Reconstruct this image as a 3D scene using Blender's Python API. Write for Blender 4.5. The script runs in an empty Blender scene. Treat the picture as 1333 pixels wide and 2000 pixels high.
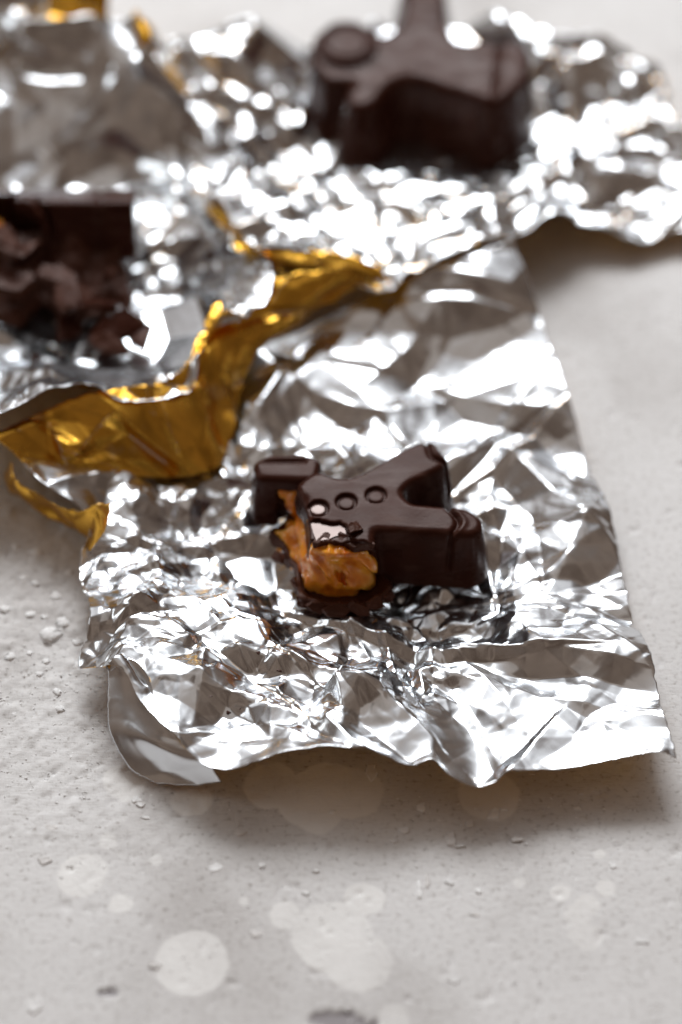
import bpy, math, random
import numpy as np
from mathutils import Vector, Euler
from mathutils.geometry import delaunay_2d_cdt

S = 0.001                      # everything below is worked out in millimetres
sc = bpy.context.scene
col = sc.collection
# ------------------------------------------------------------------ camera
FPX = 85 / 36 * 2000
PITCH = math.radians(50)
CAMH, CAMY = 393.7, -330.35
cam = bpy.data.cameras.new('camera')
cam.sensor_fit = 'VERTICAL'; cam.sensor_height = 36; cam.sensor_width = 24; cam.lens = 85
cam.clip_start = 0.01; cam.clip_end = 20
cam.dof.use_dof = True; cam.dof.focus_distance = 0.476; cam.dof.aperture_fstop = 4.8
cam.dof.aperture_blades = 9
camo = bpy.data.objects.new('camera', cam); col.objects.link(camo)
camo.location = (0, CAMY * S, CAMH * S); camo.rotation_euler = (math.pi / 2 - PITCH, 0, 0)
sc.camera = camo
# ------------------------------------------------------------------ light: a room in soft shade, one bright window behind the table, added fill lamps
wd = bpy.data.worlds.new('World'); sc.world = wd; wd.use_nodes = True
_nt = wd.node_tree; _bg = _nt.nodes['Background']                 # dim warm room tone, noise added to vary the foil reflections
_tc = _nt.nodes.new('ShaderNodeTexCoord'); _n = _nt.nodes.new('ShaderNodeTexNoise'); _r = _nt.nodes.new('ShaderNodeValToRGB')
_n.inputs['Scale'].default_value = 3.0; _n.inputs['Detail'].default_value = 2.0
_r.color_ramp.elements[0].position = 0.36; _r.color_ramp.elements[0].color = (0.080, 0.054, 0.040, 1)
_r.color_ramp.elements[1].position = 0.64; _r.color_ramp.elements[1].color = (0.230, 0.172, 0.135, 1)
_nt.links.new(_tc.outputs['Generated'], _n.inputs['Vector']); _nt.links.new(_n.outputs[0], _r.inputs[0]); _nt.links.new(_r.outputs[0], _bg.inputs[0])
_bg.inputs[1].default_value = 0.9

def area_lamp(name, az, el, dist, w, h, L, color, aim=(0, 0, 0)):
    li = bpy.data.lights.new(name, 'AREA'); li.shape = 'RECTANGLE'; li.size = w; li.size_y = h
    li.energy = L * math.pi * w * h; li.color = color
    o = bpy.data.objects.new(name, li); col.objects.link(o)
    a, e = math.radians(az), math.radians(el)
    p = Vector((math.sin(a) * math.cos(e), math.cos(a) * math.cos(e), math.sin(e))) * dist
    o.location = p
    o.rotation_euler = (Vector(aim) - p).to_track_quat('-Z', 'Y').to_euler()
    return o
area_lamp('window_light', -6, 44, 1.15, 0.62, 0.35, 13.6, (0.955, 0.975, 1.0))
area_lamp('added_glow_inner', -5, 45, 1.32, 1.02, 0.64, 1.0, (0.94, 0.97, 1.0))  # added lamp: light-grey step around the bright core in foil reflections
area_lamp('added_glow_mid', -4, 46, 1.65, 1.80, 1.20, 0.50, (0.92, 0.96, 1.0))  # added larger glow, grades the foil reflections down to mid grey
area_lamp('added_glow_outer', -2, 48, 2.10, 2.80, 2.00, 0.25, (0.95, 0.97, 1.0))    # added outermost halo, fades foil reflections into the dark room
area_lamp('overhead_fill', 0, 86, 1.60, 1.10, 0.80, 0.22, (1.0, 0.94, 0.88))     # added overhead lamp in place of ceiling bounce, warms the taupe facets
area_lamp('side_fill', -78, 24, 1.30, 0.34, 0.55, 2.4, (0.92, 0.97, 1.0))  # added cool fill from the left, highlights foil facets and chocolate edges
vs = sc.view_settings
vs.view_transform = 'Standard'; vs.look = 'None'; vs.exposure = 0.12; vs.gamma = 1; vs.use_curve_mapping = False
sc.render.engine = 'CYCLES'
sc.cycles.use_denoising = True
sc.cycles.max_bounces = 10; sc.cycles.glossy_bounces = 6; sc.cycles.diffuse_bounces = 4
sc.cycles.sample_clamp_indirect = 6; sc.cycles.blur_glossy = 0.6

# ------------------------------------------------------------------ maths helpers
cF = np.array([0, math.cos(PITCH), -math.sin(PITCH)]); cU = np.array([0, math.sin(PITCH), math.cos(PITCH)])
CC = np.array([0, CAMY, CAMH])
def at(px, py, z=0.0):
    """point of the place (mm) at height z that was measured at a pixel of the photograph"""
    d = cF * FPX + np.array([1., 0, 0]) * (px - 666.5) - cU * (py - 1000)
    return CC + d * ((z - CAMH) / d[2])

def _hash(i, j, k, seed):
    n = (i.astype(np.int64) * 374761393 + j.astype(np.int64) * 668265263 + k.astype(np.int64) * 2147483647 + seed * 1274126177) & 0xffffffff
    n = ((n ^ (n >> 13)) * 1274126177) & 0xffffffff
    n = (n ^ (n >> 16)) & 0xffffffff
    return n.astype(np.float64) / 4294967295.0 * 2 - 1

def vnoise(x, y, z=None, seed=0):
    x = np.asarray(x, float); y = np.asarray(y, float)
    ix = np.floor(x); iy = np.floor(y); fx = x - ix; fy = y - iy
    sx = fx * fx * (3 - 2 * fx); sy = fy * fy * (3 - 2 * fy)
    if z is None:
        zz = np.zeros_like(ix)
        a = _hash(ix, iy, zz, seed); b = _hash(ix + 1, iy, zz, seed); c = _hash(ix, iy + 1, zz, seed); d = _hash(ix + 1, iy + 1, zz, seed)
        return (a * (1 - sx) + b * sx) * (1 - sy) + (c * (1 - sx) + d * sx) * sy
    z = np.asarray(z, float); iz = np.floor(z); fz = z - iz; sz = fz * fz * (3 - 2 * fz)
    out = 0
    for dz, wz in ((0, 1 - sz), (1, sz)):
        a = _hash(ix, iy, iz + dz, seed); b = _hash(ix + 1, iy, iz + dz, seed); c = _hash(ix, iy + 1, iz + dz, seed); d = _hash(ix + 1, iy + 1, iz + dz, seed)
        out = out + wz * ((a * (1 - sx) + b * sx) * (1 - sy) + (c * (1 - sx) + d * sx) * sy)
    return out

def fbm(x, y, z=None, seed=0, octv=3):
    o = 0; a = 1
    for i in range(octv):
        f = 2 ** i
        o = o + a * vnoise(x * f, y * f, None if z is None else z * f, seed + i * 17); a *= 0.5
    return o

def sstep(a, b, x):
    t = np.clip((x - a) / (b - a), 0, 1); return t * t * (3 - 2 * t)

def poly_sdf(X, Y, poly):
    poly = np.asarray(poly, float); n = len(poly)
    d = np.full(X.shape, 1e9); s = np.ones(X.shape)
    for i in range(n):
        a = poly[i]; b = poly[i - 1]
        ex, ey = b - a; wx = X - a[0]; wy = Y - a[1]
        t = np.clip((wx * ex + wy * ey) / (ex * ex + ey * ey + 1e-12), 0, 1)
        d = np.minimum(d, (wx - ex * t) ** 2 + (wy - ey * t) ** 2)
        c1 = Y >= a[1]; c2 = Y < b[1]; c3 = ex * wy > ey * wx
        s = np.where((c1 & c2 & c3) | (~c1 & ~c2 & ~c3), -s, s)
    return s * np.sqrt(d)

def blur2(a, n):
    """box blur n cells wide, applied three times"""
    for _ in range(3):
        for ax in (0, 1):
            p = np.pad(a, [(n, n) if k == ax else (0, 0) for k in (0, 1)], mode='edge')
            c = np.cumsum(p, axis=ax); c = np.concatenate([np.zeros_like(np.take(c, [0], ax)), c], ax)
            m = a.shape[ax]; w = 2 * n + 1
            a = (np.take(c, np.arange(w, w + m), ax) - np.take(c, np.arange(0, m), ax)) / w
    return a

def mesh_from(name, verts, faces, mats, parent=None, loc=None, matidx=None, smooth=True):
    """verts (n,3) in mm, faces (m,4) or (m,3); ONE mesh object"""
    verts = np.asarray(verts, float); faces = np.asarray(faces, int)
    base = np.array(parent['_base']) if (parent is not None and '_base' in parent) else np.array(loc if loc is not None else (0, 0, 0), float)
    v = (verts - base) * S
    me = bpy.data.meshes.new(name)
    k = faces.shape[1]
    me.vertices.add(len(v)); me.vertices.foreach_set('co', v.astype(np.float32).ravel())
    me.loops.add(faces.size); me.loops.foreach_set('vertex_index', faces.astype(np.int32).ravel())
    me.polygons.add(len(faces))
    me.polygons.foreach_set('loop_start', np.arange(0, faces.size, k, dtype=np.int32))
    if matidx is not None: me.polygons.foreach_set('material_index', np.asarray(matidx, np.int32))
    me.update(calc_edges=True)
    me.polygons.foreach_set('use_smooth', np.full(len(faces), smooth))
    for m in (mats if isinstance(mats, (list, tuple)) else [mats]): me.materials.append(m)
    o = bpy.data.objects.new(name, me); col.objects.link(o)
    if parent is not None: o.parent = parent
    else: o.location = base * S
    return o

def thing(name, label, cat, base, group=None):
    o = bpy.data.objects.new(name, None); col.objects.link(o)
    o.empty_display_size = 0.005
    o.location = np.array(base) * S; o['_base'] = [float(b) for b in base]
    o['label'] = label; o['category'] = cat
    if group: o['group'] = group
    return o

def tag(o, label, cat, group=None):
    o['label'] = label; o['category'] = cat
    if group: o['group'] = group
    return o

def surface_nets(d, org, h):
    s = d < 0
    nx, ny, nz = d.shape
    cnt = np.zeros((nx - 1, ny - 1, nz - 1), np.int8)
    for a in (0, 1):
        for b in (0, 1):
            for c in (0, 1): cnt += s[a:nx - 1 + a, b:ny - 1 + b, c:nz - 1 + c]
    act = (cnt > 0) & (cnt < 8)
    I, J, K = np.nonzero(act)
    idx = np.full(act.shape, -1, np.int64); idx[act] = np.arange(len(I))
    acc = np.zeros((len(I), 3)); num = np.zeros(len(I))
    cs = [(a, b, c) for a in (0, 1) for b in (0, 1) for c in (0, 1)]
    for p in cs:
        for ax in range(3):
            if p[ax]: continue
            q = list(p); q[ax] = 1
            va = d[I + p[0], J + p[1], K + p[2]]; vb = d[I + q[0], J + q[1], K + q[2]]
            m = (va < 0) != (vb < 0)
            t = np.where(m, va / np.where(m, va - vb, 1), 0)
            for k in range(3):
                acc[:, k] += np.where(m, p[k] + (t if k == ax else 0), 0)
            num += m
    V = (np.stack([I, J, K], 1) + acc / num[:, None]) * h + np.array(org)
    F = []
    def quads(m, fl, c0, c1, c2, c3):
        a, b, c, e = idx[c0], idx[c1], idx[c2], idx[c3]
        q = np.stack([a, b, c, e], 1); q[fl] = q[fl][:, ::-1]; F.append(q)
    i, j, k = np.nonzero(s[:-1, 1:-1, 1:-1] != s[1:, 1:-1, 1:-1]); j += 1; k += 1
    quads(None, ~s[i, j, k], (i, j - 1, k - 1), (i, j, k - 1), (i, j, k), (i, j - 1, k))
    i, j, k = np.nonzero(s[1:-1, :-1, 1:-1] != s[1:-1, 1:, 1:-1]); i += 1; k += 1
    quads(None, ~s[i, j, k], (i - 1, j, k - 1), (i - 1, j, k), (i, j, k), (i, j, k - 1))
    i, j, k = np.nonzero(s[1:-1, 1:-1, :-1] != s[1:-1, 1:-1, 1:]); i += 1; j += 1
    quads(None, ~s[i, j, k], (i - 1, j - 1, k), (i, j - 1, k), (i, j, k), (i - 1, j, k))
    return V, np.concatenate(F)

def grid3(lo, hi, h):
    ax = [np.arange(lo[k] - 3 * h, hi[k] + 3 * h, h) for k in range(3)]
    X, Y, Z = np.meshgrid(*ax, indexing='ij')
    return X, Y, Z, (ax[0][0], ax[1][0], ax[2][0])

def round_extrude(d2, Z, z0, z1, r, draft):
    """2-D distance -> moulded solid with rounded top edge and sloping sides"""
    D = d2[:, :, None] - (z1 - Z) * draft
    a = D + r; b = Z - z1 + r
    d = np.minimum(np.maximum(a, b), 0) + np.sqrt(np.maximum(a, 0) ** 2 + np.maximum(b, 0) ** 2) - r
    return np.maximum(d, z0 - Z)

# ------------------------------------------------------------------ materials
def mat(name):
    m = bpy.data.materials.new(name); m.use_nodes = True
    nt = m.node_tree
    return m, nt, nt.nodes['Principled BSDF']
def node(nt, t, **kw):
    n = nt.nodes.new(t)
    for k, v in kw.items():
        if k.startswith('i_'): n.inputs[k[2:].replace('_', ' ')].default_value = v
        else: setattr(n, k, v)
    return n
def ramp(nt, fac, stops):
    r = nt.nodes.new('ShaderNodeValToRGB')
    e = r.color_ramp.elements
    while len(e) < len(stops): e.new(0.5)
    for x, (p, c) in zip(e, stops): x.position = p; x.color = (*c, 1) if len(c) == 3 else c
    nt.links.new(fac, r.inputs[0]); return r.outputs[0]
def add_bump(nt, b, height, dist, strength=1.0):
    n = nt.nodes.new('ShaderNodeBump'); n.inputs['Distance'].default_value = dist; n.inputs['Strength'].default_value = strength
    nt.links.new(height, n.inputs['Height']); nt.links.new(n.outputs[0], b.inputs['Normal']); return n

def foil_mat(name, colr, rough):
    m, nt, b = mat(name)
    b.inputs['Metallic'].default_value = 1; b.inputs['Base Color'].default_value = (*colr, 1)
    tc = node(nt, 'ShaderNodeTexCoord')
    n1 = node(nt, 'ShaderNodeTexNoise', i_Scale=220.0, i_Detail=2.0); nt.links.new(tc.outputs['Object'], n1.inputs['Vector'])
    mp = node(nt, 'ShaderNodeMapping'); mp.inputs['Scale'].default_value = (350, 9000, 350); mp.inputs['Rotation'].default_value = (0, 0, 1.2)
    nt.links.new(tc.outputs['Object'], mp.inputs['Vector'])
    n2 = node(nt, 'ShaderNodeTexNoise', i_Scale=1.0, i_Detail=2.0); nt.links.new(mp.outputs[0], n2.inputs['Vector'])   # rolling streaks
    mr = node(nt, 'ShaderNodeMapRange'); mr.inputs['To Min'].default_value = rough * 0.7; mr.inputs['To Max'].default_value = rough * 1.5
    nt.links.new(n1.outputs[0], mr.inputs['Value']); nt.links.new(mr.outputs[0], b.inputs['Roughness'])
    ad = node(nt, 'ShaderNodeMath', operation='MULTIPLY_ADD'); ad.inputs[1].default_value = 0.02
    nt.links.new(n2.outputs[0], ad.inputs[0]); nt.links.new(n1.outputs[0], ad.inputs[2])
    add_bump(nt, b, ad.outputs[0], 0.00005, 1.0)
    return m
SILVER = foil_mat('silver_foil', (0.72, 0.74, 0.765), 0.19)
GOLD = foil_mat('gold_foil', (0.82, 0.45, 0.065), 0.22)
def tint_reflections(m, refl_col, scale):
    nt = m.node_tree; b = nt.nodes['Principled BSDF']; tc = node(nt, 'ShaderNodeTexCoord')
    n = node(nt, 'ShaderNodeTexNoise', i_Scale=scale, i_Detail=5.0); nt.links.new(tc.outputs['Object'], n.inputs['Vector'])
    nt.links.new(ramp(nt, n.outputs[0], [(0.42, tuple(b.inputs['Base Color'].default_value[:3])), (0.60, tuple(x * .8 for x in b.inputs['Base Color'].default_value[:3])), (0.70, refl_col)]), b.inputs['Base Color'])
tint_reflections(GOLD, (0.70, 0.55, 0.36), 75.0)      # pale bronze reflections painted into the gold as noise patches

def choc_mat(name, rough, colr, bump=0.000022, spec=0.12, bloom=0.25):
    m, nt, b = mat(name); L = nt.links.new
    tc = node(nt, 'ShaderNodeTexCoord')
    def nz(scale, detail, ms=None):
        n = node(nt, 'ShaderNodeTexNoise', i_Scale=scale, i_Detail=detail); src = tc.outputs['Object']
        if ms:
            mp = node(nt, 'ShaderNodeMapping'); mp.inputs['Scale'].default_value = ms; mp.inputs['Rotation'].default_value = (0.3, 0.2, 0.6); L(src, mp.inputs['Vector']); src = mp.outputs[0]
        L(src, n.inputs['Vector']); return n.outputs[0]
    n1 = nz(170, 5); n2 = nz(1400, 4); scuff = nz(1, 5, (120, 700, 260))
    c = ramp(nt, n1, [(0.3, tuple(x * 0.8 for x in colr)), (0.7, tuple(x * 1.3 for x in colr))])
    mx = node(nt, 'ShaderNodeMixRGB'); mx.inputs[2].default_value = (0.16, 0.095, 0.075, 1); L(c, mx.inputs[1])
    L(ramp(nt, scuff, [(0.56, (0, 0, 0)), (0.74, (bloom,) * 3)]), mx.inputs[0]); L(mx.outputs[0], b.inputs['Base Color'])
    ad = node(nt, 'ShaderNodeMath', operation='ADD'); L(n1, ad.inputs[0]); L(scuff, ad.inputs[1])
    mr = node(nt, 'ShaderNodeMapRange'); mr.inputs['From Min'].default_value = 0.75; mr.inputs['From Max'].default_value = 1.25
    mr.inputs['To Min'].default_value = rough * 0.7; mr.inputs['To Max'].default_value = rough * 1.35
    L(ad.outputs[0], mr.inputs['Value']); L(mr.outputs[0], b.inputs['Roughness'])
    b.inputs['Specular IOR Level'].default_value = spec; b.inputs['Specular Tint'].default_value = (1.0, 0.80, 0.74, 1)
    vo = node(nt, 'ShaderNodeTexVoronoi', i_Scale=420.0); L(tc.outputs['Object'], vo.inputs['Vector'])       # pin-prick air bubbles
    pits = ramp(nt, vo.outputs['Distance'], [(0.0, (0, 0, 0)), (0.10, (1, 1, 1))])
    s2 = node(nt, 'ShaderNodeMath', operation='MULTIPLY_ADD'); L(pits, s2.inputs[0]); s2.inputs[1].default_value = 1.2; L(n2, s2.inputs[2])
    add_bump(nt, b, s2.outputs[0], bump, 1.0)
    return m
CHOC = choc_mat('moulded_chocolate', 0.29, (0.036, 0.0108, 0.0066))
CHOCB = choc_mat('broken_chocolate', 0.42, (0.050, 0.0150, 0.0075), 0.0003, 0.3)
CHOCG = choc_mat('glossy_chocolate', 0.16, (0.050, 0.018, 0.0115), 0.00001, 0.5, 0.0)

def caramel_mat():
    m, nt, b = mat('caramel')
    tc = node(nt, 'ShaderNodeTexCoord')
    n1 = node(nt, 'ShaderNodeTexNoise', i_Scale=230.0, i_Detail=4.0); nt.links.new(tc.outputs['Object'], n1.inputs['Vector'])
    n2 = node(nt, 'ShaderNodeTexNoise', i_Scale=900.0, i_Detail=3.0); nt.links.new(tc.outputs['Object'], n2.inputs['Vector'])
    c = ramp(nt, n1.outputs[0], [(0.30, (0.55, 0.13, 0.007)), (0.48, (0.86, 0.30, 0.020)), (0.68, (0.95, 0.48, 0.065))])
    nt.links.new(c, b.inputs['Base Color'])
    b.inputs['Roughness'].default_value = 0.17
    b.inputs['Subsurface Weight'].default_value = 0.35; b.inputs['Subsurface Radius'].default_value = (1, 0.45, 0.12); b.inputs['Subsurface Scale'].default_value = 0.0022
    b.inputs['Coat Weight'].default_value = 0.7; b.inputs['Coat Roughness'].default_value = 0.06
    add_bump(nt, b, n2.outputs[0], 0.00025, 1.0)
    return m
CARAMEL = caramel_mat()

def plaster_mat(name, colr):
    m, nt, b = mat(name)
    tc = node(nt, 'ShaderNodeTexCoord')
    n1 = node(nt, 'ShaderNodeTexNoise', i_Scale=600.0, i_Detail=4.0); nt.links.new(tc.outputs['Object'], n1.inputs['Vector'])
    c = ramp(nt, n1.outputs[0], [(0.3, tuple(x * 0.85 for x in colr)), (0.7, colr)])
    nt.links.new(c, b.inputs['Base Color']); b.inputs['Roughness'].default_value = 0.8
    add_bump(nt, b, n1.outputs[0], 0.0004)
    return m
FLAKE = plaster_mat('white_plaster', (0.93, 0.93, 0.925))
GRAIN = plaster_mat('grey_plaster', (0.78, 0.76, 0.74))

def table_mat():
    m, nt, b = mat('grey_plaster_tabletop')
    L = nt.links.new
    tc = node(nt, 'ShaderNodeTexCoord'); g = tc.outputs['Object']
    def nz(scale, detail, mapscale=None, rot=0):
        n = node(nt, 'ShaderNodeTexNoise', i_Scale=scale, i_Detail=detail); src = g
        if mapscale:
            mp = node(nt, 'ShaderNodeMapping'); mp.inputs['Scale'].default_value = mapscale; mp.inputs['Rotation'].default_value = (0, 0, rot); L(g, mp.inputs['Vector']); src = mp.outputs[0]
        L(src, n.inputs['Vector']); return n.outputs[0]
    big = nz(22, 6); fine = nz(900, 5); fib = nz(1, 3, (400, 2600, 400), 0.5); fib2 = nz(1, 3, (2600, 500, 400), 0.3)
    base = ramp(nt, big, [(0.33, (0.61, 0.592, 0.578)), (0.5, (0.775, 0.768, 0.76)), (0.72, (0.83, 0.825, 0.82))])
    mul = node(nt, 'ShaderNodeMixRGB', blend_type='MULTIPLY'); mul.inputs[0].default_value = 0.8
    L(base, mul.inputs[1]); L(ramp(nt, fine, [(0.27, (0.52, 0.49, 0.46)), (0.42, (0.93, 0.93, 0.93)), (0.7, (1, 1, 1))]), mul.inputs[2])
    mul2 = node(nt, 'ShaderNodeMixRGB', blend_type='MULTIPLY'); mul2.inputs[0].default_value = 0.5
    L(mul.outputs[0], mul2.inputs[1]); L(ramp(nt, fib, [(0.30, (0.70, 0.67, 0.64)), (0.44, (1, 1, 1))]), mul2.inputs[2])
    # dried pale splashes: round drops with a slightly wavy rim
    drops = [(162, 1708, 48), (237, 1765, 21), (211, 1642, 19), (306, 1680, 12), (712, 1755, 37), (556, 1788, 30), (650, 1830, 75), (700, 1880, 62),
             (625, 1815, 50), (375, 1880, 68), (478, 1760, 8), (1172, 1667, 12), (1014, 1726, 13), (1145, 1830, 30), (1130, 1790, 28), (1185, 1735, 20), (1150, 1770, 24),
             (600, 1560, 62), (530, 1535, 55), (690, 1550, 58), (620, 1590, 45), (245, 1525, 42), (375, 1565, 38), (955, 1552, 60), (244, 1557, 12), (770, 1990, 30), (1095, 1745, 18), (640, 1530, 50)]
    wob = nz(190, 3); wv = node(nt, 'ShaderNodeMath', operation='MULTIPLY_ADD'); wv.inputs[1].default_value = 0.0022; wv.inputs[2].default_value = -0.0011; L(wob, wv.inputs[0])
    acc = None
    for px, py, r in drops:
        c = at(px, py) * S
        vm = node(nt, 'ShaderNodeVectorMath', operation='DISTANCE'); L(g, vm.inputs[0]); vm.inputs[1].default_value = tuple(c)
        sb = node(nt, 'ShaderNodeMath', operation='SUBTRACT'); L(vm.outputs['Value'], sb.inputs[0]); sb.inputs[1].default_value = r * 0.1 * S
        if acc is None: acc = sb.outputs[0]
        else:
            mn = node(nt, 'ShaderNodeMath', operation='MINIMUM'); L(acc, mn.inputs[0]); L(sb.outputs[0], mn.inputs[1]); acc = mn.outputs[0]
    ad = node(nt, 'ShaderNodeMath', operation='ADD'); L(acc, ad.inputs[0]); L(wv.outputs[0], ad.inputs[1])
    mr = node(nt, 'ShaderNodeMapRange'); mr.inputs['From Min'].default_value = 0.0003; mr.inputs['From Max'].default_value = -0.00035; L(ad.outputs[0], mr.inputs['Value'])
    pat = nz(45, 3)
    dm = node(nt, 'ShaderNodeMath', operation='MULTIPLY'); L(mr.outputs[0], dm.inputs[0])
    L(ramp(nt, pat, [(0.32, (0.4,) * 3), (0.62, (0.95,) * 3)]), dm.inputs[1])
    mx = node(nt, 'ShaderNodeMixRGB'); L(dm.outputs[0], mx.inputs[0]); L(mul2.outputs[0], mx.inputs[1]); mx.inputs[2].default_value = (0.90, 0.895, 0.875, 1)
    # slate-dark underlayer where the surface has flaked
    vm = node(nt, 'ShaderNodeAttribute', attribute_name='flaked')
    mx2 = node(nt, 'ShaderNodeMixRGB'); L(vm.outputs['Fac'], mx2.inputs[0]); L(mx.outputs[0], mx2.inputs[1]); mx2.inputs[2].default_value = (0.36, 0.34, 0.35, 1)
    L(mx2.outputs[0], b.inputs['Base Color'])
    b.inputs['Roughness'].default_value = 0.72; b.inputs['Specular IOR Level'].default_value = 0.3
    s1 = node(nt, 'ShaderNodeMath', operation='MULTIPLY_ADD'); L(fib, s1.inputs[0]); s1.inputs[1].default_value = 0.5; L(fine, s1.inputs[2])
    s2 = node(nt, 'ShaderNodeMath', operation='MULTIPLY_ADD'); L(fib2, s2.inputs[0]); s2.inputs[1].default_value = 0.4; L(s1.outputs[0], s2.inputs[2])
    add_bump(nt, b, s2.outputs[0], 0.00030, 0.42)
    return m
TABLE = table_mat()

# ------------------------------------------------------------------ tabletop
def tabletop():
    fx = np.concatenate([np.linspace(-1500, -110, 12)[:-1], np.arange(-110, 110.1, 0.6), np.linspace(110, 1500, 12)[1:]])
    fy = np.concatenate([np.linspace(-1500, -135, 12)[:-1], np.arange(-135, 200.1, 0.6), np.linspace(200, 1500, 12)[1:]])
    X, Y = np.meshgrid(fx, fy, indexing='ij')
    fade = (np.maximum(abs(X) - 100, 0) + np.maximum(abs(Y - 30) - 160, 0) < 1)
    z = 0.12 * fbm(X / 14, Y / 14, None, 3, 3)
    rough = sstep(-28, -48, X + 0.15 * Y) * sstep(-95, -60, Y) * sstep(60, 10, Y)
    lump = fbm(X / 3.2, Y / 3.2, None, 11, 3)
    z += rough * (0.55 * np.maximum(lump - 0.15, 0) ** 1.0 + 0.16 * fbm(X / 1.4, Y / 1.4, None, 21, 2))
    # ploughed scratches in the rough plaster
    u = X * 0.75 + Y * 0.66; w = -X * 0.66 + Y * 0.75
    sc_ = vnoise(u / 5.0, w / 0.9, None, 31)
    z -= sstep(-15, -45, X) * sstep(-105, -80, Y) * 0.35 * np.maximum(sc_ - 0.62, 0) / 0.38
    # scattered pits
    pit = vnoise(X / 1.7, Y / 1.7, None, 41)
    z -= 0.34 * sstep(0.74, 0.9, pit)
    fl = np.zeros_like(X)
    for px, py, rx, ry in ((650, 1992, 4.6, 2.1), (690, 2000, 4.5, 1.6), (213, 1938, 2.0, .9)):
        c = at(px, py); q = np.sqrt(((X - c[0]) / rx) ** 2 + ((Y - c[1]) / ry) ** 2) + 0.28 * fbm(X / 1.6, Y / 1.6, None, 51, 2)
        f = sstep(1.03, 0.9, q); fl = np.maximum(fl, f)
    z -= 0.55 * fl
    z *= fade
    nx, ny = X.shape
    V = np.stack([X, Y, z], -1).reshape(-1, 3)
    I = np.arange(nx * ny).reshape(nx, ny)
    F = np.stack([I[:-1, :-1], I[1:, :-1], I[1:, 1:], I[:-1, 1:]], -1).reshape(-1, 4)
    o = mesh_from('tabletop', V, F, TABLE)
    a = o.data.attributes.new('flaked', 'FLOAT', 'POINT'); a.data.foreach_set('value', fl.ravel().astype(np.float32))
    o['kind'] = 'structure'
    return o
tabletop()

# ------------------------------------------------------------------ crumpled foil
def hermite(t, k, v):
    """smooth curve through values v (n,...) at knots k"""
    m = np.zeros_like(v)
    dk = np.diff(k); dv = np.diff(v, axis=0) / dk.reshape(-1, *([1] * (v.ndim - 1)))
    m[0] = dv[0]; m[-1] = dv[-1]
    if len(k) > 2:
        w = (dk[1:] / (dk[1:] + dk[:-1])).reshape(-1, *([1] * (v.ndim - 1)))
        m[1:-1] = dv[:-1] * w + dv[1:] * (1 - w)
    i = np.clip(np.searchsorted(k, t, 'right') - 1, 0, len(k) - 2)
    h = dk[i]; s = (t - k[i]) / h
    sh = (-1,) + (1,) * (v.ndim - 1); s = s.reshape(sh); h = h.reshape(sh)
    return (2 * s**3 - 3 * s**2 + 1) * v[i] + (s**3 - 2 * s**2 + s) * h * m[i] + (-2 * s**3 + 3 * s**2) * v[i + 1] + (s**3 - s**2) * h * m[i + 1]

def facets(U, V, spacing, rng, warp=0.0, seed=0, slope=1.0):
    """piecewise flat relief: random points, random heights, triangulated and rasterised onto the (regular) U,V grid"""
    u0, u1, v0, v1 = U.min() - spacing * 2, U.max() + spacing * 2, V.min() - spacing * 2, V.max() + spacing * 2
    pts = []; cell = spacing
    nu = int((u1 - u0) / cell) + 1; nv = int((v1 - v0) / cell) + 1
    for i in range(nu):
        for j in range(nv):
            pts.append((u0 + (i + rng.random() * 1.15) * cell, v0 + (j + rng.random() * 1.15) * cell))
    hs = np.array([rng.uniform(-1, 1) for _ in pts]) * spacing * slope
    r = delaunay_2d_cdt([Vector(p) for p in pts], [], [], 0, 1e-6)
    vc = np.array([tuple(p) for p in r[0]]); tri = np.array(r[2]); orig = r[3]
    hv = np.array([hs[o[0]] if o else 0 for o in orig])
    WU = U + warp * spacing * vnoise(U / spacing, V / spacing, None, seed + 5); WV = V + warp * spacing * vnoise(U / spacing, V / spacing, None, seed + 9)
    # rasterise on a regular lattice then sample bilinearly at the warped positions
    st = max(min(spacing / 14, 0.26), 0.16)
    gu = np.arange(u0, u1, st); gv = np.arange(v0, v1, st)
    H = np.zeros((len(gu), len(gv)))
    for a, b, c in tri:
        A, B, C = vc[a], vc[b], vc[c]
        i0 = max(int((min(A[0], B[0], C[0]) - u0) / st), 0); i1 = min(int((max(A[0], B[0], C[0]) - u0) / st) + 2, len(gu))
        j0 = max(int((min(A[1], B[1], C[1]) - v0) / st), 0); j1 = min(int((max(A[1], B[1], C[1]) - v0) / st) + 2, len(gv))
        if i1 <= i0 or j1 <= j0: continue
        PU = gu[i0:i1, None]; PV = gv[None, j0:j1]
        den = (B[1] - C[1]) * (A[0] - C[0]) + (C[0] - B[0]) * (A[1] - C[1])
        if abs(den) < 1e-9: continue
        l1 = ((B[1] - C[1]) * (PU - C[0]) + (C[0] - B[0]) * (PV - C[1])) / den
        l2 = ((C[1] - A[1]) * (PU - C[0]) + (A[0] - C[0]) * (PV - C[1])) / den
        l3 = 1 - l1 - l2
        m = (l1 >= -1e-6) & (l2 >= -1e-6) & (l3 >= -1e-6)
        sub = H[i0:i1, j0:j1]; sub[m] = (l1 * hv[a] + l2 * hv[b] + l3 * hv[c])[m]
    x = np.clip((WU - u0) / st, 0, len(gu) - 1.001); y = np.clip((WV - v0) / st, 0, len(gv) - 1.001)
    i = x.astype(int); j = y.astype(int); fx = x - i; fy = y - j
    return (H[i, j] * (1 - fx) + H[i + 1, j] * fx) * (1 - fy) + (H[i, j + 1] * (1 - fx) + H[i + 1, j + 1] * fx) * fy

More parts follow.
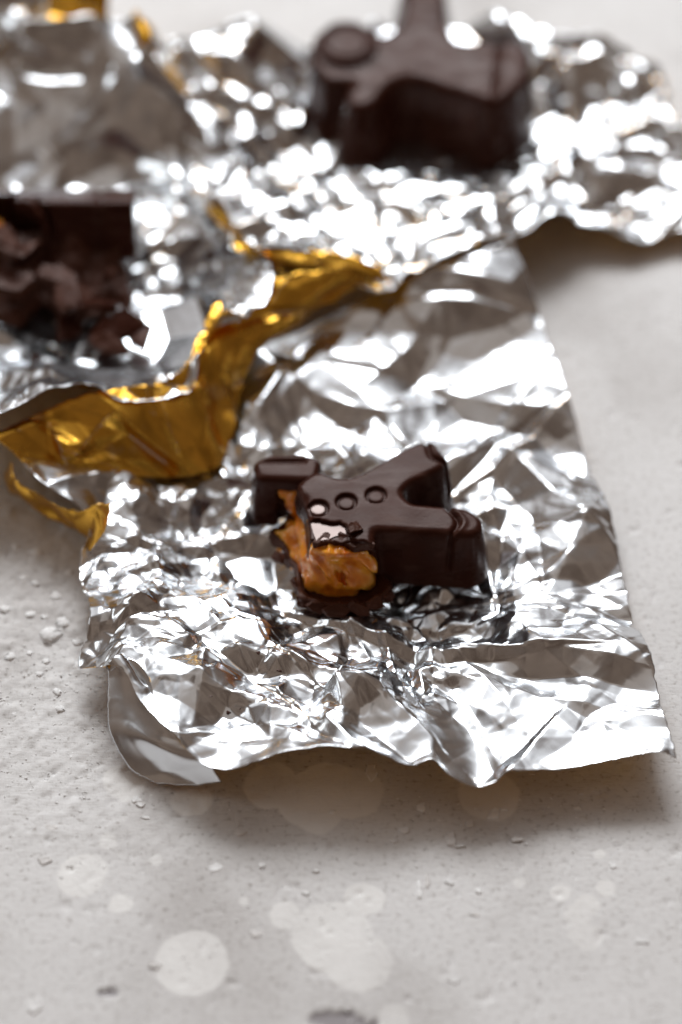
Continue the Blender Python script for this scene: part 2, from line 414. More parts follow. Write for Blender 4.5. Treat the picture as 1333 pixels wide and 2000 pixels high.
def foil(name, rows, res, layers, seed, parent, flip=False, edit=None, thick=0.03, world=False, creases=(), planar=False):
    """a foil sheet through rows of measured points (px, py, height); layers = (spacing, slope, mask or None)"""
    rng = random.Random(seed)
    W = [np.array([(p if world else at(*p)) for p in r]) for r in rows]
    ll = [np.linalg.norm(np.diff(w, axis=0), axis=1).sum() for w in W]
    nu = int(max(ll) / res) + 2
    R = []
    for w in W:
        k = np.concatenate([[0], np.cumsum(np.linalg.norm(np.diff(w, axis=0), axis=1))])
        R.append(hermite(np.linspace(0, k[-1], nu), k, w))
    R = np.array(R)                                           # rows, nu, 3
    dr = np.linalg.norm(np.diff(R, axis=0), axis=2).mean(1); k = np.concatenate([[0], np.cumsum(dr)])
    nv = int(k[-1] / res) + 2
    P = hermite(np.linspace(0, k[-1], nv), k, R)              # nv, nu, 3
    U, V = np.meshgrid(np.linspace(0, np.mean(ll), nu), np.linspace(0, k[-1], nv))
    if planar: U, V = P[..., 0].copy() * 1.03, P[..., 1].copy() * 1.06       # wrinkle pattern keeps its size where the rows crowd together
    du = np.gradient(P, axis=1); dv = np.gradient(P, axis=0)
    N = np.cross(dv, du); N /= np.linalg.norm(N, axis=2, keepdims=True) + 1e-9
    # N points up when the rows run from the back to the front and left to right: (dv = -y) x (du = +x) = +z
    h = np.zeros_like(U)
    for q, (sp, sl, mk) in enumerate(layers):
        f = facets(U, V, sp, rng, 0.05, seed * 7 + q, sl)
        f2 = facets(U, V, sp * 1.5, rng, 0.04, seed * 7 + q + 50, sl)
        f = 0.8 * f + 0.75 * np.abs(f2) * (1 if q % 2 else -1)
        h += f * (mk(P[..., 0], P[..., 1]) if mk else 1.0)
    h += 0.25 * vnoise(U / 10, V / 10, None, seed + 3)
    for pts, amp, wb, wf in creases:                          # sharp folds: height, width behind and width in front of the ridge
        line = np.array([at(*p, 6) for p in pts])[:, :2]
        best = np.full(U.shape, 1e9); val = np.zeros_like(U); L = len(line) - 1
        for i in range(L):
            a, b = line[i], line[i + 1]; e = b - a; le = np.hypot(*e)
            x = P[..., 0] - a[0]; y = P[..., 1] - a[1]
            t = (x * e[0] + y * e[1]) / le ** 2; tc = np.clip(t, 0, 1)
            dx = x - e[0] * tc; dy = y - e[1] * tc; dd = np.hypot(dx, dy)
            side = e[0] * y - e[1] * x                        # > 0 behind (line drawn left to right)
            g = (i + tc) / L; wgt = np.minimum(1, 3.5 * np.minimum(g + 0.05, 1.05 - g))
            v = amp * wgt * np.maximum(0, 1 - dd / np.where(side > 0, wb, wf))
            m = dd < best; val = np.where(m, v, val); best = np.where(m, dd, best)
        h += val
    P = P + N * h[..., None]
    # nicked, slightly ragged cut edges
    tu = du / (np.linalg.norm(du, axis=2, keepdims=True) + 1e-9); tv = dv / (np.linalg.norm(dv, axis=2, keepdims=True) + 1e-9)
    for k_, (dist, crd, dr, sg) in enumerate(((np.arange(nv)[:, None], U, tv, 1), (np.arange(nv)[::-1][:, None], U, tv, -1), (np.arange(nu)[None, :], V, tu, 1), (np.arange(nu)[::-1][None, :], V, tu, -1))):
        nk = 0.22 * fbm(crd / 2.2, crd * 0 + 0.5, None, seed + 60 + k_, 3) + 0.9 * sstep(0.72, 0.95, vnoise(crd / 1.6, crd * 0 + 7.5, None, seed + 70 + k_))
        P = P + dr * (sg * nk * np.exp(-dist * res / 1.1))[..., None]
    if edit: P = edit(P)
    P[..., 2] = np.maximum(P[..., 2], 0.35)
    du = np.gradient(P, axis=1); dv = np.gradient(P, axis=0)
    N = np.cross(dv, du); N /= np.linalg.norm(N, axis=2, keepdims=True) + 1e-9
    I = np.arange(nu * nv).reshape(nv, nu); off = nu * nv
    F1 = np.stack([I[:-1, :-1], I[1:, :-1], I[1:, 1:], I[:-1, 1:]], -1).reshape(-1, 4)
    F2 = F1[:, ::-1] + off
    ed = np.concatenate([I[0, :-1], I[:-1, -1], I[-1, ::-1][:-1], I[::-1, 0][:-1]]); en = np.concatenate([I[0, 1:], I[1:, -1], I[-1, ::-1][1:], I[::-1, 0][1:]])
    F3 = np.stack([ed, en, en + off, ed + off], 1)
    Vv = np.concatenate([P.reshape(-1, 3), (P - N * thick).reshape(-1, 3)])
    Fs = np.concatenate([F1, F2, F3])
    mi = np.concatenate([np.zeros(len(F1)), np.ones(len(F2)), np.zeros(len(F3))])
    mesh_from(name, Vv, Fs, [GOLD, SILVER] if flip else [SILVER, GOLD], parent, matidx=mi)
    return P

# outline of the big bitten chocolate (mm, seen from above)
FIG = [(-4.9, -5), (-1.5, -6.9), (1.2, -7.4), (4.5, -5.9), (9, -2.4), (13.8, 1.2), (17.3, 3.2), (19.6, 2.2), (22.2, -3.2), (20.6, -5.2), (13.9, -9.2), (12.2, -11.6), (14.2, -14.2), (20, -14.9),
       (25.4, -15.4), (28.4, -18), (28.7, -21.2), (26.3, -23), (22, -22.6), (6.6, -21.4), (6.6, -34), (-5.4, -34), (-6.6, -16.8), (-9.4, -9.4)]
FOOT = [(-15.5, -12), (-10, -21.5), (-8.5, -31), (3, -32.5), (11, -29), (24, -27), (30, -23), (29, -16), (20, -13), (24, -3), (19, 5), (3, -3), (-6, 2), (-18, 1), (-19, -9)]
ZB = 5.0; ZT = 20.0

def rest1(P):
    sd = poly_sdf(P[..., 0], P[..., 1], FOOT)
    lim = ZB - 0.1 + np.maximum(sd + 1.0, 0) * 1.1
    z = P[..., 2].copy()
    P[..., 2] = np.minimum(z, lim)
    return P
def blob(cx, cy, r0, r1, lo=0.0, hi=1.0):
    return lambda X, Y: hi + (lo - hi) * sstep(r0, r1, np.sqrt((X - cx) ** 2 + (Y - cy) ** 2))
def m_fine(X, Y):
    a = sstep(62, 30, np.sqrt((X + 8) ** 2 + ((Y + 22) * 1.15) ** 2))
    a *= 1 - 0.85 * sstep(18, 30, X) * sstep(-38, -52, Y)
    return np.maximum(a, 0.12)
def m_mid(X, Y):
    return 1 - 0.55 * sstep(10, 28, X) * sstep(-38, -50, Y) - 0.35 * sstep(25, 50, Y)

w1 = thing('foil_wrapper', 'flattened silver foil wrapper with gold underside, crumpled under the bitten chocolate with three buttons', 'foil', (0, -10, 0), 'opened foil wrappers')
rows1 = [
    [(28, 897, 11), (300, 790, 8), (530, 655, 10), (770, 550, 14), (1005, 468, 17)],
    [(75, 962, 11.5), (330, 880, 5), (570, 730, 9), (800, 650, 9.5), (1045, 590, 9)],
    [(172, 1008, 10), (360, 975, 4.5), (600, 840, 5.5), (850, 760, 5), (1103, 778, 4)],
    [(163, 1073, 9), (380, 1050, 5), (640, 950, 4.5), (880, 900, 4.5), (1157, 920, 4)],
    [(158, 1120, 8), (400, 1110, 5), (660, 1050, 4), (920, 1030, 4.5), (1203, 1060, 4)],
    [(176, 1210, 8), (400, 1200, 6), (670, 1150, 4), (940, 1160, 4.5), (1230, 1190, 5)],
    [(162, 1308, 5), (215, 1290, 9), (400, 1290, 7.5), (680, 1265, 4.5), (950, 1280, 5), (1270, 1300, 6)],
    [(222, 1291, 12.5), (330, 1385, 10.5), (450, 1410, 10.5), (680, 1380, 9.5), (960, 1400, 7.5), (1294, 1400, 7.5)],
    [(226, 1296, 12.5), (290, 1392, 12), (345, 1442, 11.5), (430, 1503, 10.5), (500, 1490, 12), (560, 1468, 13.5), (640, 1463, 14), (740, 1480, 13), (785, 1490, 12.5), (850, 1477, 12.5),
     (882, 1512, 11), (928, 1535, 9), (1000, 1512, 9), (1100, 1500, 9), (1200, 1489, 9), (1288, 1476, 9.5), (1316, 1490, 8.5)],
]
CR1 = [
    ([(965, 1275), (1100, 1288), (1285, 1326)], 2.6, 14, 5.0),
    ([(955, 1335), (1070, 1370), (1200, 1400)], 1.4, 4, 16),
    ([(985, 1172), (1120, 1168), (1225, 1235)], 1.8, 5, 9),
    ([(560, 1352), (740, 1385), (885, 1500)], 3.6, 9, 7),
    ([(330, 1330), (480, 1395), (640, 1440)], 1.6, 5, 7),
    ([(455, 1290), (600, 1320), (760, 1330)], 1.8, 6, 5),
    ([(205, 1200), (350, 1220), (520, 1140)], 2.2, 9, 6),
    ([(215, 1130), (330, 1095), (480, 1045)], 1.8, 8, 7),
    ([(850, 1240), (950, 1330), (1010, 1420)], 1.8, 8, 6),
    ([(700, 760), (800, 690), (850, 620)], 2.2, 9, 7),
    ([(870, 960), (960, 830), (1110, 770)], 2.4, 12, 9),
    ([(950, 1060), (1080, 1030), (1180, 1010)], 2.2, 10, 7),
    ([(600, 800), (690, 850), (720, 920)], 2.0, 8, 8),
    ([(430, 880), (520, 780), (560, 700)], 2.0, 8, 8),
    ([(240, 990), (400, 965), (480, 930)], 1.6, 6, 5),
]
FRONT = foil('sheet', rows1, 0.27, [(30, 0.09, None), (13, 0.27, m_mid), (7.0, 0.34, m_fine), (3.4, 0.17, m_fine)], 4, w1, edit=rest1, creases=CR1, planar=True)
# torn corner hanging down in front on the left
foil('torn_corner', [
    [(210, 1288, 12), (225, 1284, 13), (262, 1288, 13.2), (290, 1318, 12.6)],
    [(209, 1350, 9), (240, 1350, 10.5), (290, 1372, 11), (318, 1408, 11)],
    [(212, 1430, 5.5), (250, 1435, 7.5), (310, 1450, 9.5), (360, 1452, 9.8)],
    [(250, 1498, 2.5), (290, 1490, 4.5), (345, 1490, 7), (400, 1486, 8.6)],
    [(305, 1530, 1.6), (345, 1533, 2.2), (395, 1534, 2.8), (433, 1530, 4.5)]], 0.34, [(14, 0.06, None)], 9, w1)
# the upturned left rim: its gold outside faces the table edge
foil('upturned_rim', [
    [(26, 900, 11.5), (62, 956, 12), (110, 984, 12.5), (152, 1003, 13), (190, 984, 17), (217, 984, 19)],
    [(20, 918, 8.5), (55, 965, 9), (105, 998, 9), (152, 1022, 9.5), (190, 1008, 15), (216, 1008, 18)],
    [(18, 938, 5.5), (62, 980, 5), (112, 1015, 5), (165, 1044, 6), (182, 1048, 12), (206, 1042, 15)],
    [(25, 950, 3), (70, 992, 2.5), (120, 1028, 2.5), (164, 1052, 4), (166, 1072, 9), (178, 1076, 11)]], 0.36, [(9, 0.2, None), (4.0, 0.2, None)], 12, w1, flip=True)
# the back edge folded over so that the gold side lies on top
foil('folded_edge', [
    [(-20, 850, 19), (170, 770, 20), (330, 740, 20), (420, 610, 17.5), (560, 540, 20.5), (740, 520, 21)],
    [(20, 880, 16), (200, 830, 15.5), (360, 800, 15.5), (450, 660, 16), (580, 580, 17.5), (750, 535, 19.5)],
    [(60, 915, 12.5), (230, 890, 10.5), (390, 870, 10), (470, 700, 13.5), (590, 608, 14.5), (755, 545, 17.5)],
    [(88, 932, 9), (255, 932, 7), (418, 918, 7), (488, 720, 11), (540, 648, 11.5), (760, 552, 16)]], 0.4, [(16, 0.20, None), (8, 0.30, None), (4, 0.1, None)], 15, w1, flip=True)

# ---- second wrapper, on the left, under the broken half
w2 = thing('foil_wrapper', 'silver foil wrapper cupped around the broken chocolate half, overlapping gold folded edges', 'foil', at(200, 560, 0), 'opened foil wrappers')
rows2 = [
    [(-260, 50, 31), (-60, 20, 31), (90, 40, 32), (210, 30, 33), (262, 110, 31)],
    [(-260, 210, 21), (-60, 200, 20), (90, 210, 19), (215, 180, 21), (330, 175, 26), (405, 232, 20.5)],
    [(-260, 380, 11), (-60, 390, 10), (120, 370, 9.5), (260, 330, 12), (345, 320, 17), (405, 330, 17)],
    [(-240, 500, 9.5), (-60, 520, 9), (120, 520, 9), (300, 450, 10), (390, 420, 17), (455, 470, 23)],
    [(-220, 620, 9.5), (-60, 630, 9.5), (120, 620, 9), (300, 560, 10), (420, 520, 19), (518, 540, 25)],
    [(-200, 720, 11), (-40, 720, 11), (120, 700, 10.5), (250, 660, 11), (340, 620, 16), (395, 598, 20.5), (440, 606, 23), (502, 612, 24)],
    [(-180, 860, 19), (0, 836, 20), (100, 802, 20), (180, 783, 20), (215, 796, 19), (300, 790, 18.5), (368, 766, 18.5), (386, 720, 19.5), (396, 640, 21.5), (399, 604, 23)],
]
def rest2(P):
    c = at(150, 600, 10)
    sd = poly_sdf(P[..., 0], P[..., 1], [tuple(at(*q, 10)[:2]) for q in ((-60, 430), (270, 430), (335, 660), (310, 715), (190, 725), (60, 690), (-60, 640))])
    P[..., 2] = np.minimum(P[..., 2], 9.5 + np.maximum(sd + 1, 0) * 0.38 + np.maximum(sd - 8, 0) * 2.0)
    return P
LEFT = foil('sheet', rows2, 0.45, [(22, 0.2, None), (11, 0.27, blob(-62, 45, 25, 50, 0.75)), (4.6, 0.26, blob(-62, 45, 22, 42, 0.2))], 21, w2, edit=rest2)

# ---- third wrapper, behind, under the whole chocolate
w3 = thing('foil_wrapper', 'silver foil wrapper spread under the whole dark chocolate figure, gold lip on its folded edge', 'foil', at(950, 350, 0), 'opened foil wrappers')
rows3 = [
    [(285, 100, 20), (420, 50, 22), (560, 30, 21), (760, 10, 13), (960, 10, 14), (1090, 70, 13), (1180, 75, 14), (1245, 90, 13), (1285, 130, 10)],
    [(330, 200, 19), (430, 200, 17), (560, 180, 11.5), (760, 150, 6), (960, 150, 7), (1090, 190, 9), (1180, 190, 9), (1260, 220, 8.5), (1330, 250, 8)],
    [(390, 320, 15), (460, 320, 12), (560, 290, 8), (760, 270, 5.5), (960, 270, 6), (1130, 280, 7), (1300, 300, 8), (1460, 330, 8)],
    [(445, 420, 17), (600, 390, 13), (760, 370, 10), (960, 350, 8), (1130, 360, 7), (1300, 370, 8), (1470, 380, 8)],
    [(452, 482, 21), (520, 497, 22), (620, 500, 21.5), (700, 515, 21), (765, 543, 20), (830, 503, 19.5), (905, 478, 19), (985, 448, 18), (1085, 426, 12), (1160, 438, 8), (1240, 453, 8), (1333, 432, 8), (1480, 425, 8)],
]
def rest3(P):
    sd = poly_sdf(P[..., 0], P[..., 1], [tuple(at(*q, 6)[:2]) for q in ((620, 120), (740, 340), (980, 340), (1050, 200), (900, 40), (800, 30))])
    P[..., 2] = np.minimum(P[..., 2], 5.8 + np.maximum(sd + 1, 0) * 1.0)
    return P
foil('sheet', rows3, 0.55, [(18, 0.2, None), (9, 0.30, None), (4.6, 0.28, None)], 33, w3, edit=rest3, planar=True)
foil('gold_lip', [
    [(450, 470, 23), (520, 486, 23), (620, 488, 22.5), (700, 505, 22), (764, 541, 20.5)],
    [(470, 492, 22.5), (530, 512, 22), (625, 518, 21.5), (700, 530, 21), (766, 546, 20)],
    [(490, 505, 20.5), (545, 535, 19.5), (640, 538, 19.5), (705, 545, 19), (762, 552, 18.5)]], 0.45, [(8, 0.16, None), (4, 0.16, None)], 36, w3, flip=True)

# ---- fourth wrapper, only its near corner shows far behind on the left
w4 = thing('foil_wrapper', 'pale foil scrap with a gold edge standing behind the broken chocolate half', 'foil', at(60, 0, 0), 'opened foil wrappers')
foil('sheet', [
    [(-160, -120, 40), (40, -110, 42), (200, -100, 36)],
    [(-160, 0, 34), (20, -20, 34), (110, -30, 33), (200, -25, 30)],
    [(-160, 130, 26), (-40, 120, 26), (40, 60, 28), (95, 40, 27)]], 0.8, [(14, 0.2, None), (6, 0.2, None)], 41, w4)
foil('gold_edge', [
    [(95, -40, 35), (150, -60, 36), (215, -45, 33)],
    [(92, 34, 30), (150, 48, 29), (214, 34, 28)]], 0.8, [(10, 0.2, None)], 44, w4, flip=True)

# ------------------------------------------------------------------ the bitten figure
def lump_mesh(rng, sx, sy, sz, n=9):
    """an irregular chip: a jagged outline with a smaller top facet"""
    ang = sorted(rng.uniform(0, 2 * math.pi) for _ in range(n))
    lo = [(math.cos(a) * sx * rng.uniform(.7, 1.1), math.sin(a) * sy * rng.uniform(.7, 1.1), 0) for a in ang]
    hi = [(p[0] * rng.uniform(.72, .94), p[1] * rng.uniform(.72, .94), sz * rng.uniform(.6, 1.1)) for p in lo]
    v = lo + hi + [(0, 0, sz), (0, 0, 0)]
    f = []
    for k in range(n):
        k2 = (k + 1) % n
        f += [(k, k2, n + k2), (k, n + k2, n + k), (n + k, n + k2, 2 * n), (k2, k, 2 * n + 1)]
    return np.array(v), np.array(f)

def bitten_figure():
    t = thing('chocolate_figure', 'dark moulded chocolate figure with three round buttons, broken open to show orange caramel', 'chocolate', (4, -14, ZB))
    h = 0.24
    X, Y, Z, org = grid3((-18, -36, 3.5), (32, 6, ZT + 0.6), h)
    x2, y2 = X[:, :, 0], Y[:, :, 0]
    d2 = poly_sdf(x2, y2, FIG)
    d2 = blur2(d2, 3) + 0.15
    n3 = fbm(X / 2.2, Y / 2.2, Z / 2.2, 71, 3)
    d = round_extrude(d2, Z, ZB, ZT, 1.25, 0.13)
    d += 0.05 * vnoise(X / 5, Y / 5, Z / 5, 75)
    # cuffs: a groove across each leg, over the top and down the sides
    xg = 22.6 + 0.9 * np.sin((Y + 21.5) * 0.75)
    g = np.exp(-((X - xg) / 0.55) ** 2) * sstep(9.0, 10.5, Z) * sstep(-13, -14.5, Y)
    rdg = np.exp(-((X - xg - 1.3) / 0.7) ** 2) * sstep(9.0, 10.5, Z) * sstep(-13, -14.5, Y)
    d += 0.75 * g - 0.22 * rdg
    s = (X - 4.5) * 0.80 + (Y + 9) * 0.60; q = -(X - 4.5) * 0.60 + (Y + 9) * 0.80
    sg = 16.4 + 0.7 * np.sin(q * 0.8 + 0.6)
    m1 = sstep(-11.5, -9.5, Y + 0.2 * X) * sstep(11, 13, X)
    d += (0.75 * np.exp(-((s - sg) / 0.55) ** 2) - 0.2 * np.exp(-((s - sg - 1.3) / 0.7) ** 2)) * m1 * sstep(9.0, 10.5, Z)
    # button sinks
    for bx, by in ((-4.6, -15.7), (1.1, -14.0), (7.1, -12.2)):
        r = np.sqrt((X - bx) ** 2 + (Y - by) ** 2)
        d = np.maximum(d, -np.maximum(r - 2.15, ZT - 0.75 - Z))
    # tiny air hole next to the cuff
    c = at(892, 1051, ZT - 1.2); d = np.maximum(d, 0.28 - np.sqrt((X - c[0]) ** 2 + (Y - c[1]) ** 2 + (Z - c[2]) ** 2))
    # the shallow chip in the top skin beside the break
    chip = poly_sdf(x2, y2, [tuple(at(*p, ZT)[:2]) for p in ((604, 1016), (624, 1012), (628, 1016), (648, 1019), (664, 1018), (680, 1026), (684, 1045), (700, 1070), (606, 1080), (590, 1040))])
    chip = chip + 0.25 * fbm(x2 / 1.2, y2 / 1.2, None, 81, 2)
    d = np.maximum(d, -np.maximum(chip[:, :, None], (ZT - 0.95) - Z - 0.07 * (Y + 20.5)))
    # cracked corner on the left of the top skin
    d += 0.25 * np.exp(-((X + 7.6 + 0.35 * (Y + 12)) / 0.8) ** 2) * np.maximum(n3, 0) * sstep(ZT - 2.5, ZT - 1, Z)
    # break across the front arm
    cut = -(Y + 24.0 + 0.10 * (X - 0)) + 0.45 * n3 + 0.25 * (ZT - Z) * 0.2
    keep = np.maximum(cut, np.maximum(X - 7.2, -(X + 30)))     # only the arm is cut
    arm = np.minimum(np.maximum(cut, -1e9), np.where(X > 10.5, -1.0, 1e9))
    d = np.maximum(d, np.where(Y < -21.0, arm, -1.0))
    # thin skin gone low down on the left: the wall ends in a ragged edge
    rag = (ZT - 6.5 + 1.6 * vnoise(X / 3, Y / 3, None, 91)) - Z
    side = -(X + 4.6 + 0.14 * (Y + 24)) + 0.3 * n3
    d = np.maximum(d, np.minimum(np.minimum(rag, side), 3))
    V, F = surface_nets(d, org, h)
    mesh_from('shell', V, F, CHOC, t)
    # buttons
    for bx, by, m in ((-4.6, -15.7, CHOCG), (1.1, -14.0, CHOC), (7.1, -12.2, CHOC)):
        rr = [0, 1.0, 1.45, 1.62, 1.68]; zz = [-0.48, -0.48, -0.50, -0.58, -1.2]; nseg = 28
        vv = []; ff = []
        for a, b in zip(rr[1:], zz[1:]):
            for k in range(nseg): vv.append((bx + a * math.cos(k * 2 * math.pi / nseg), by + a * math.sin(k * 2 * math.pi / nseg), ZT + b - 0.05 * a * math.sin(k * 2 * math.pi / nseg)))
        vv.append((bx, by, ZT + zz[0])); ci = len(vv) - 1
        for k in range(nseg):
            k2 = (k + 1) % nseg; ff.append((ci, k, k2, k2))
            for l in range(3): ff.append((l * nseg + k, (l + 1) * nseg + k, (l + 1) * nseg + k2, l * nseg + k2))
        tri = [f[:3] for f in ff if f[2] == f[3]] + [x for f in ff if f[2] != f[3] for x in ((f[0], f[1], f[2]), (f[0], f[2], f[3]))]
        mesh_from('button', vv, tri, m, t)
    # glossy inner skin laid bare in the chip
    pg = [at(*p, ZT - 0.7) for p in ((607, 1018), (626, 1015), (648, 1021), (664, 1020), (678, 1027), (676, 1043), (655, 1048), (642, 1054), (619, 1058), (612, 1040))]
    n = len(pg); vv = [(p[0], p[1], ZT - 0.72 - 0.07 * (p[1] + 20.5)) for p in pg] + [(p[0], p[1], ZT - 1.1) for p in pg]
    ctr = np.mean(vv[:n], 0); vv.append(tuple(ctr))
    tri = [(2 * n, (k + 1) % n, k) for k in range(n)] + [x for k in range(n) for x in ((k, (k + 1) % n, n + (k + 1) % n), (k, n + (k + 1) % n, n + k))]
    o = mesh_from('chipped_facet', vv, tri, CHOCG, t, smooth=False); o['label'] = 'shiny bare facet where the top skin chipped off'
    # loose wedge stuck at the break
    Xs, Ys, Zs, og = grid3((-2.2, -2.2, -1.6), (2.2, 2.2, 1.6), 0.2)
    dd = np.maximum.reduce([abs(Xs * .9 + Ys * .3) - 1.5, abs(Ys * .8 - Xs * .35 + Zs * .5) - 1.1, abs(Zs * .8 + Xs * .3) - 1.0, Xs * .5 + Ys * .4 + Zs * .76 - 0.9]) + 0.12 * vnoise(Xs / .8, Ys / .8, Zs / .8, 5)
    V, F = surface_nets(dd, og, 0.2); c = at(692, 1030, ZT - 0.1)
    mesh_from('broken_wedge', V + c, F, CHOCB, t)
    # broken rim of the shell above the caramel
    X, Y, Z, org = grid3((-8, -28, ZT - 4), (9, -21, ZT + 0.4), 0.2)
    n3 = fbm(X / 1.3, Y / 1.3, Z / 1.3, 171, 3)
    dd = np.maximum.reduce([abs(X - 0.6 - 0.06 * (Y + 24)) - 6.0, -(Y + 24.7 + 0.8 * vnoise(X / 2.6, Z * 0, None, 3)), Y + 22, abs(Z - (ZT - 1.65)) - 0.95]) + 0.38 * n3
    V, F = surface_nets(dd, org, 0.2); mesh_from('broken_rim', V, F, CHOCB, t)
    # caramel
    h = 0.25
    X, Y, Z, org = grid3((-16, -32, ZB), (10, -5, ZT - 1.5), h); x2, y2 = X[:, :, 0], Y[:, :, 0]
    dt = poly_sdf(x2, y2, [(-6.6, -10), (-6.2, -16.5), (-5.4, -25.0), (0, -25.9), (5.8, -25.2), (6.0, -12), (-3, -8)])
    db = poly_sdf(x2, y2, [(-13.6, -12.3), (-10.6, -16.6), (-9.2, -20.5), (-7.2, -26.0), (-3.0, -27.0), (2, -26.7), (7.0, -25.4), (8.4, -22), (7, -15), (-3, -7), (-9, -7.5)])
    w = sstep(ZB + 1, ZT - 2.5, Z)
    d = dt[:, :, None] * w + db[:, :, None] * (1 - w)
    d = np.maximum(d, Z - (ZT - 2.3 - 0.45 * np.maximum(-(X + 5.8), 0)))
    d = np.maximum(d, ZB + 0.6 - Z)
    # pulled folds and a torn hollow
    d += 1.3 * vnoise(X / 3.0 + 0.22 * Z, Y / 3.0, Z / 4.5, 102) - 0.75 * (1 - 2 * abs(vnoise(X / 2.3 + 0.30 * Z, Y / 2.6, Z / 6.5, 103))) * 0.6 + 0.38 * vnoise(X / 1.3, Y / 1.3, Z / 2.2, 105)
    d += 0.3 * sstep(9, 7, Z) * abs(vnoise(X / 1.3, Y / 1.3, Z / 1.3, 111))
    hc = at(668, 1128, 10.5); q = np.sqrt(((X - hc[0]) * 0.9 + (Z - hc[2]) * 0.5) ** 2 / 1.2 + ((Z - hc[2]) * 0.85 - (X - hc[0]) * .3) ** 2 / 5.5 + ((Y - hc[1]) / 2.0) ** 2)
    d = np.maximum(d, (0.85 - q + 0.35 * vnoise(X / 1.1, Y / 1.1, Z / 1.1, 119)) * 1.0)
    top = sstep(ZT - 5.2, ZT - 3.6, Z)
    d += top * 0.55 * abs(vnoise(X / 1.1, Y / 1.1, Z / 1.1, 121)) - 0.2 * top
    V, F = surface_nets(d, org, h)
    o = mesh_from('caramel_filling', V, F, CARAMEL, t); o['label'] = 'sticky orange caramel bulging out of the break'
    # base plate under the caramel
    X, Y, Z, org = grid3((-18, -34, ZB - 0.6), (12, -4, ZB + 5), 0.25); x2, y2 = X[:, :, 0], Y[:, :, 0]
    db = poly_sdf(x2, y2, [(-15.0, -11.6), (-12.2, -15.2), (-11.4, -18.5), (-9.4, -21.3), (-9.2, -26), (-7.9, -30.0), (-3, -30.8), (2.8, -31.6), (7, -30), (10.6, -28.4), (10.0, -26), (8, -22), (6, -8), (-8, -4)])
    n2 = fbm(X / 2, Y / 2, Z / 2, 131, 3)
    d = db[:, :, None] + 0.8 * n2
    lift = 1.5 * np.exp(-((X - 9.6) ** 2 + (Y + 27.6) ** 2) / 3.0) + 0.9 * np.exp(-((X + 7.9) ** 2 + (Y + 29) ** 2) / 3.0)
    rimh = 1.3 * sstep(-2.2, -0.4, db)[:, :, None]
    d = np.maximum(d, Z - (ZB + 1.5 + rimh + lift + 0.4 * vnoise(X / 2.5, Y / 2.5, None, 141)))
    d = np.maximum(d, (ZB + 0.5 * lift) - Z)
    V, F = surface_nets(d, org, 0.25)
    mesh_from('base', V, F, CHOCB, t)
    rg = random.Random(12)                                     # splintered lip of the lower shell
    for px, py, z, r, rx, rz in ((594, 1176, 7.2, 2.6, .8, .5), (622, 1186, 7.0, 3.0, .9, .1), (660, 1192, 7.0, 3.2, .7, -.1), (700, 1190, 7.2, 3.0, .9, .2), (738, 1178, 7.6, 3.0, .8, -.4), (758, 1166, 8.2, 2.2, 1.0, -.9), (572, 1135, 7.4, 2.6, .8, 1.2), (545, 1090, 7.4, 2.4, .7, 1.0)):
        v, f = lump_mesh(rg, r, r * rg.uniform(.5, .7), .9, 8)
        R = np.array(Euler((rx, rg.uniform(-.25, .25), -rz)).to_matrix())
        mesh_from('shell_splinter', v @ R.T + at(px, py, z), f, CHOCB, t, smooth=False)
bitten_figure()

def broken_limb():
    t = thing('broken_chocolate_limb', 'small broken off chocolate limb with a torn caramel face, leaning behind the bitten figure', 'chocolate', (-11.5, -5, ZB))
    X, Y, Z, org = grid3((-21, -13, 4), (-1, 4, 20), 0.28); x2, y2 = X[:, :, 0], Y[:, :, 0]
    d2 = blur2(poly_sdf(x2, y2, [(-18.2, -2.0), (-17.2, -6.6), (-5.0, -7.2), (-4.0, -1.2), (-8, 0.4), (-15, 0.2)]), 2)
    d = round_extrude(d2, Z, ZB, 18.6, 1.3, 0.10)
    d += 0.6 * np.exp(-((Y + 1.9) / 0.5) ** 2) * sstep(17, 18, Z) * sstep(-17, -16, X) * sstep(-6.5, -7.5, X)
    n3 = fbm(X / 2, Y / 2, Z / 2, 201, 3)
    d = np.maximum(d, -np.maximum.reduce([Y + 6.2 + 0.6 * n3, Z - 15.2 + 0.6 * n3, -(X + 13.2) + 0.4 * n3]))
    V, F = surface_nets(d, org, 0.28); mesh_from('shell', V, F, CHOC, t)
    d = np.maximum.reduce([abs(X + 8.2 + 0.25 * (Z - 10)) - 3.4, abs(Y + 5.6) - 2.0, abs(Z - 10) - 5.2]) + 0.9 * fbm(X / 2.4, Y / 2.4, Z / 4, 211, 3)
    V, F = surface_nets(d, org, 0.28); mesh_from('caramel_filling', V, F, CARAMEL, t)
broken_limb()

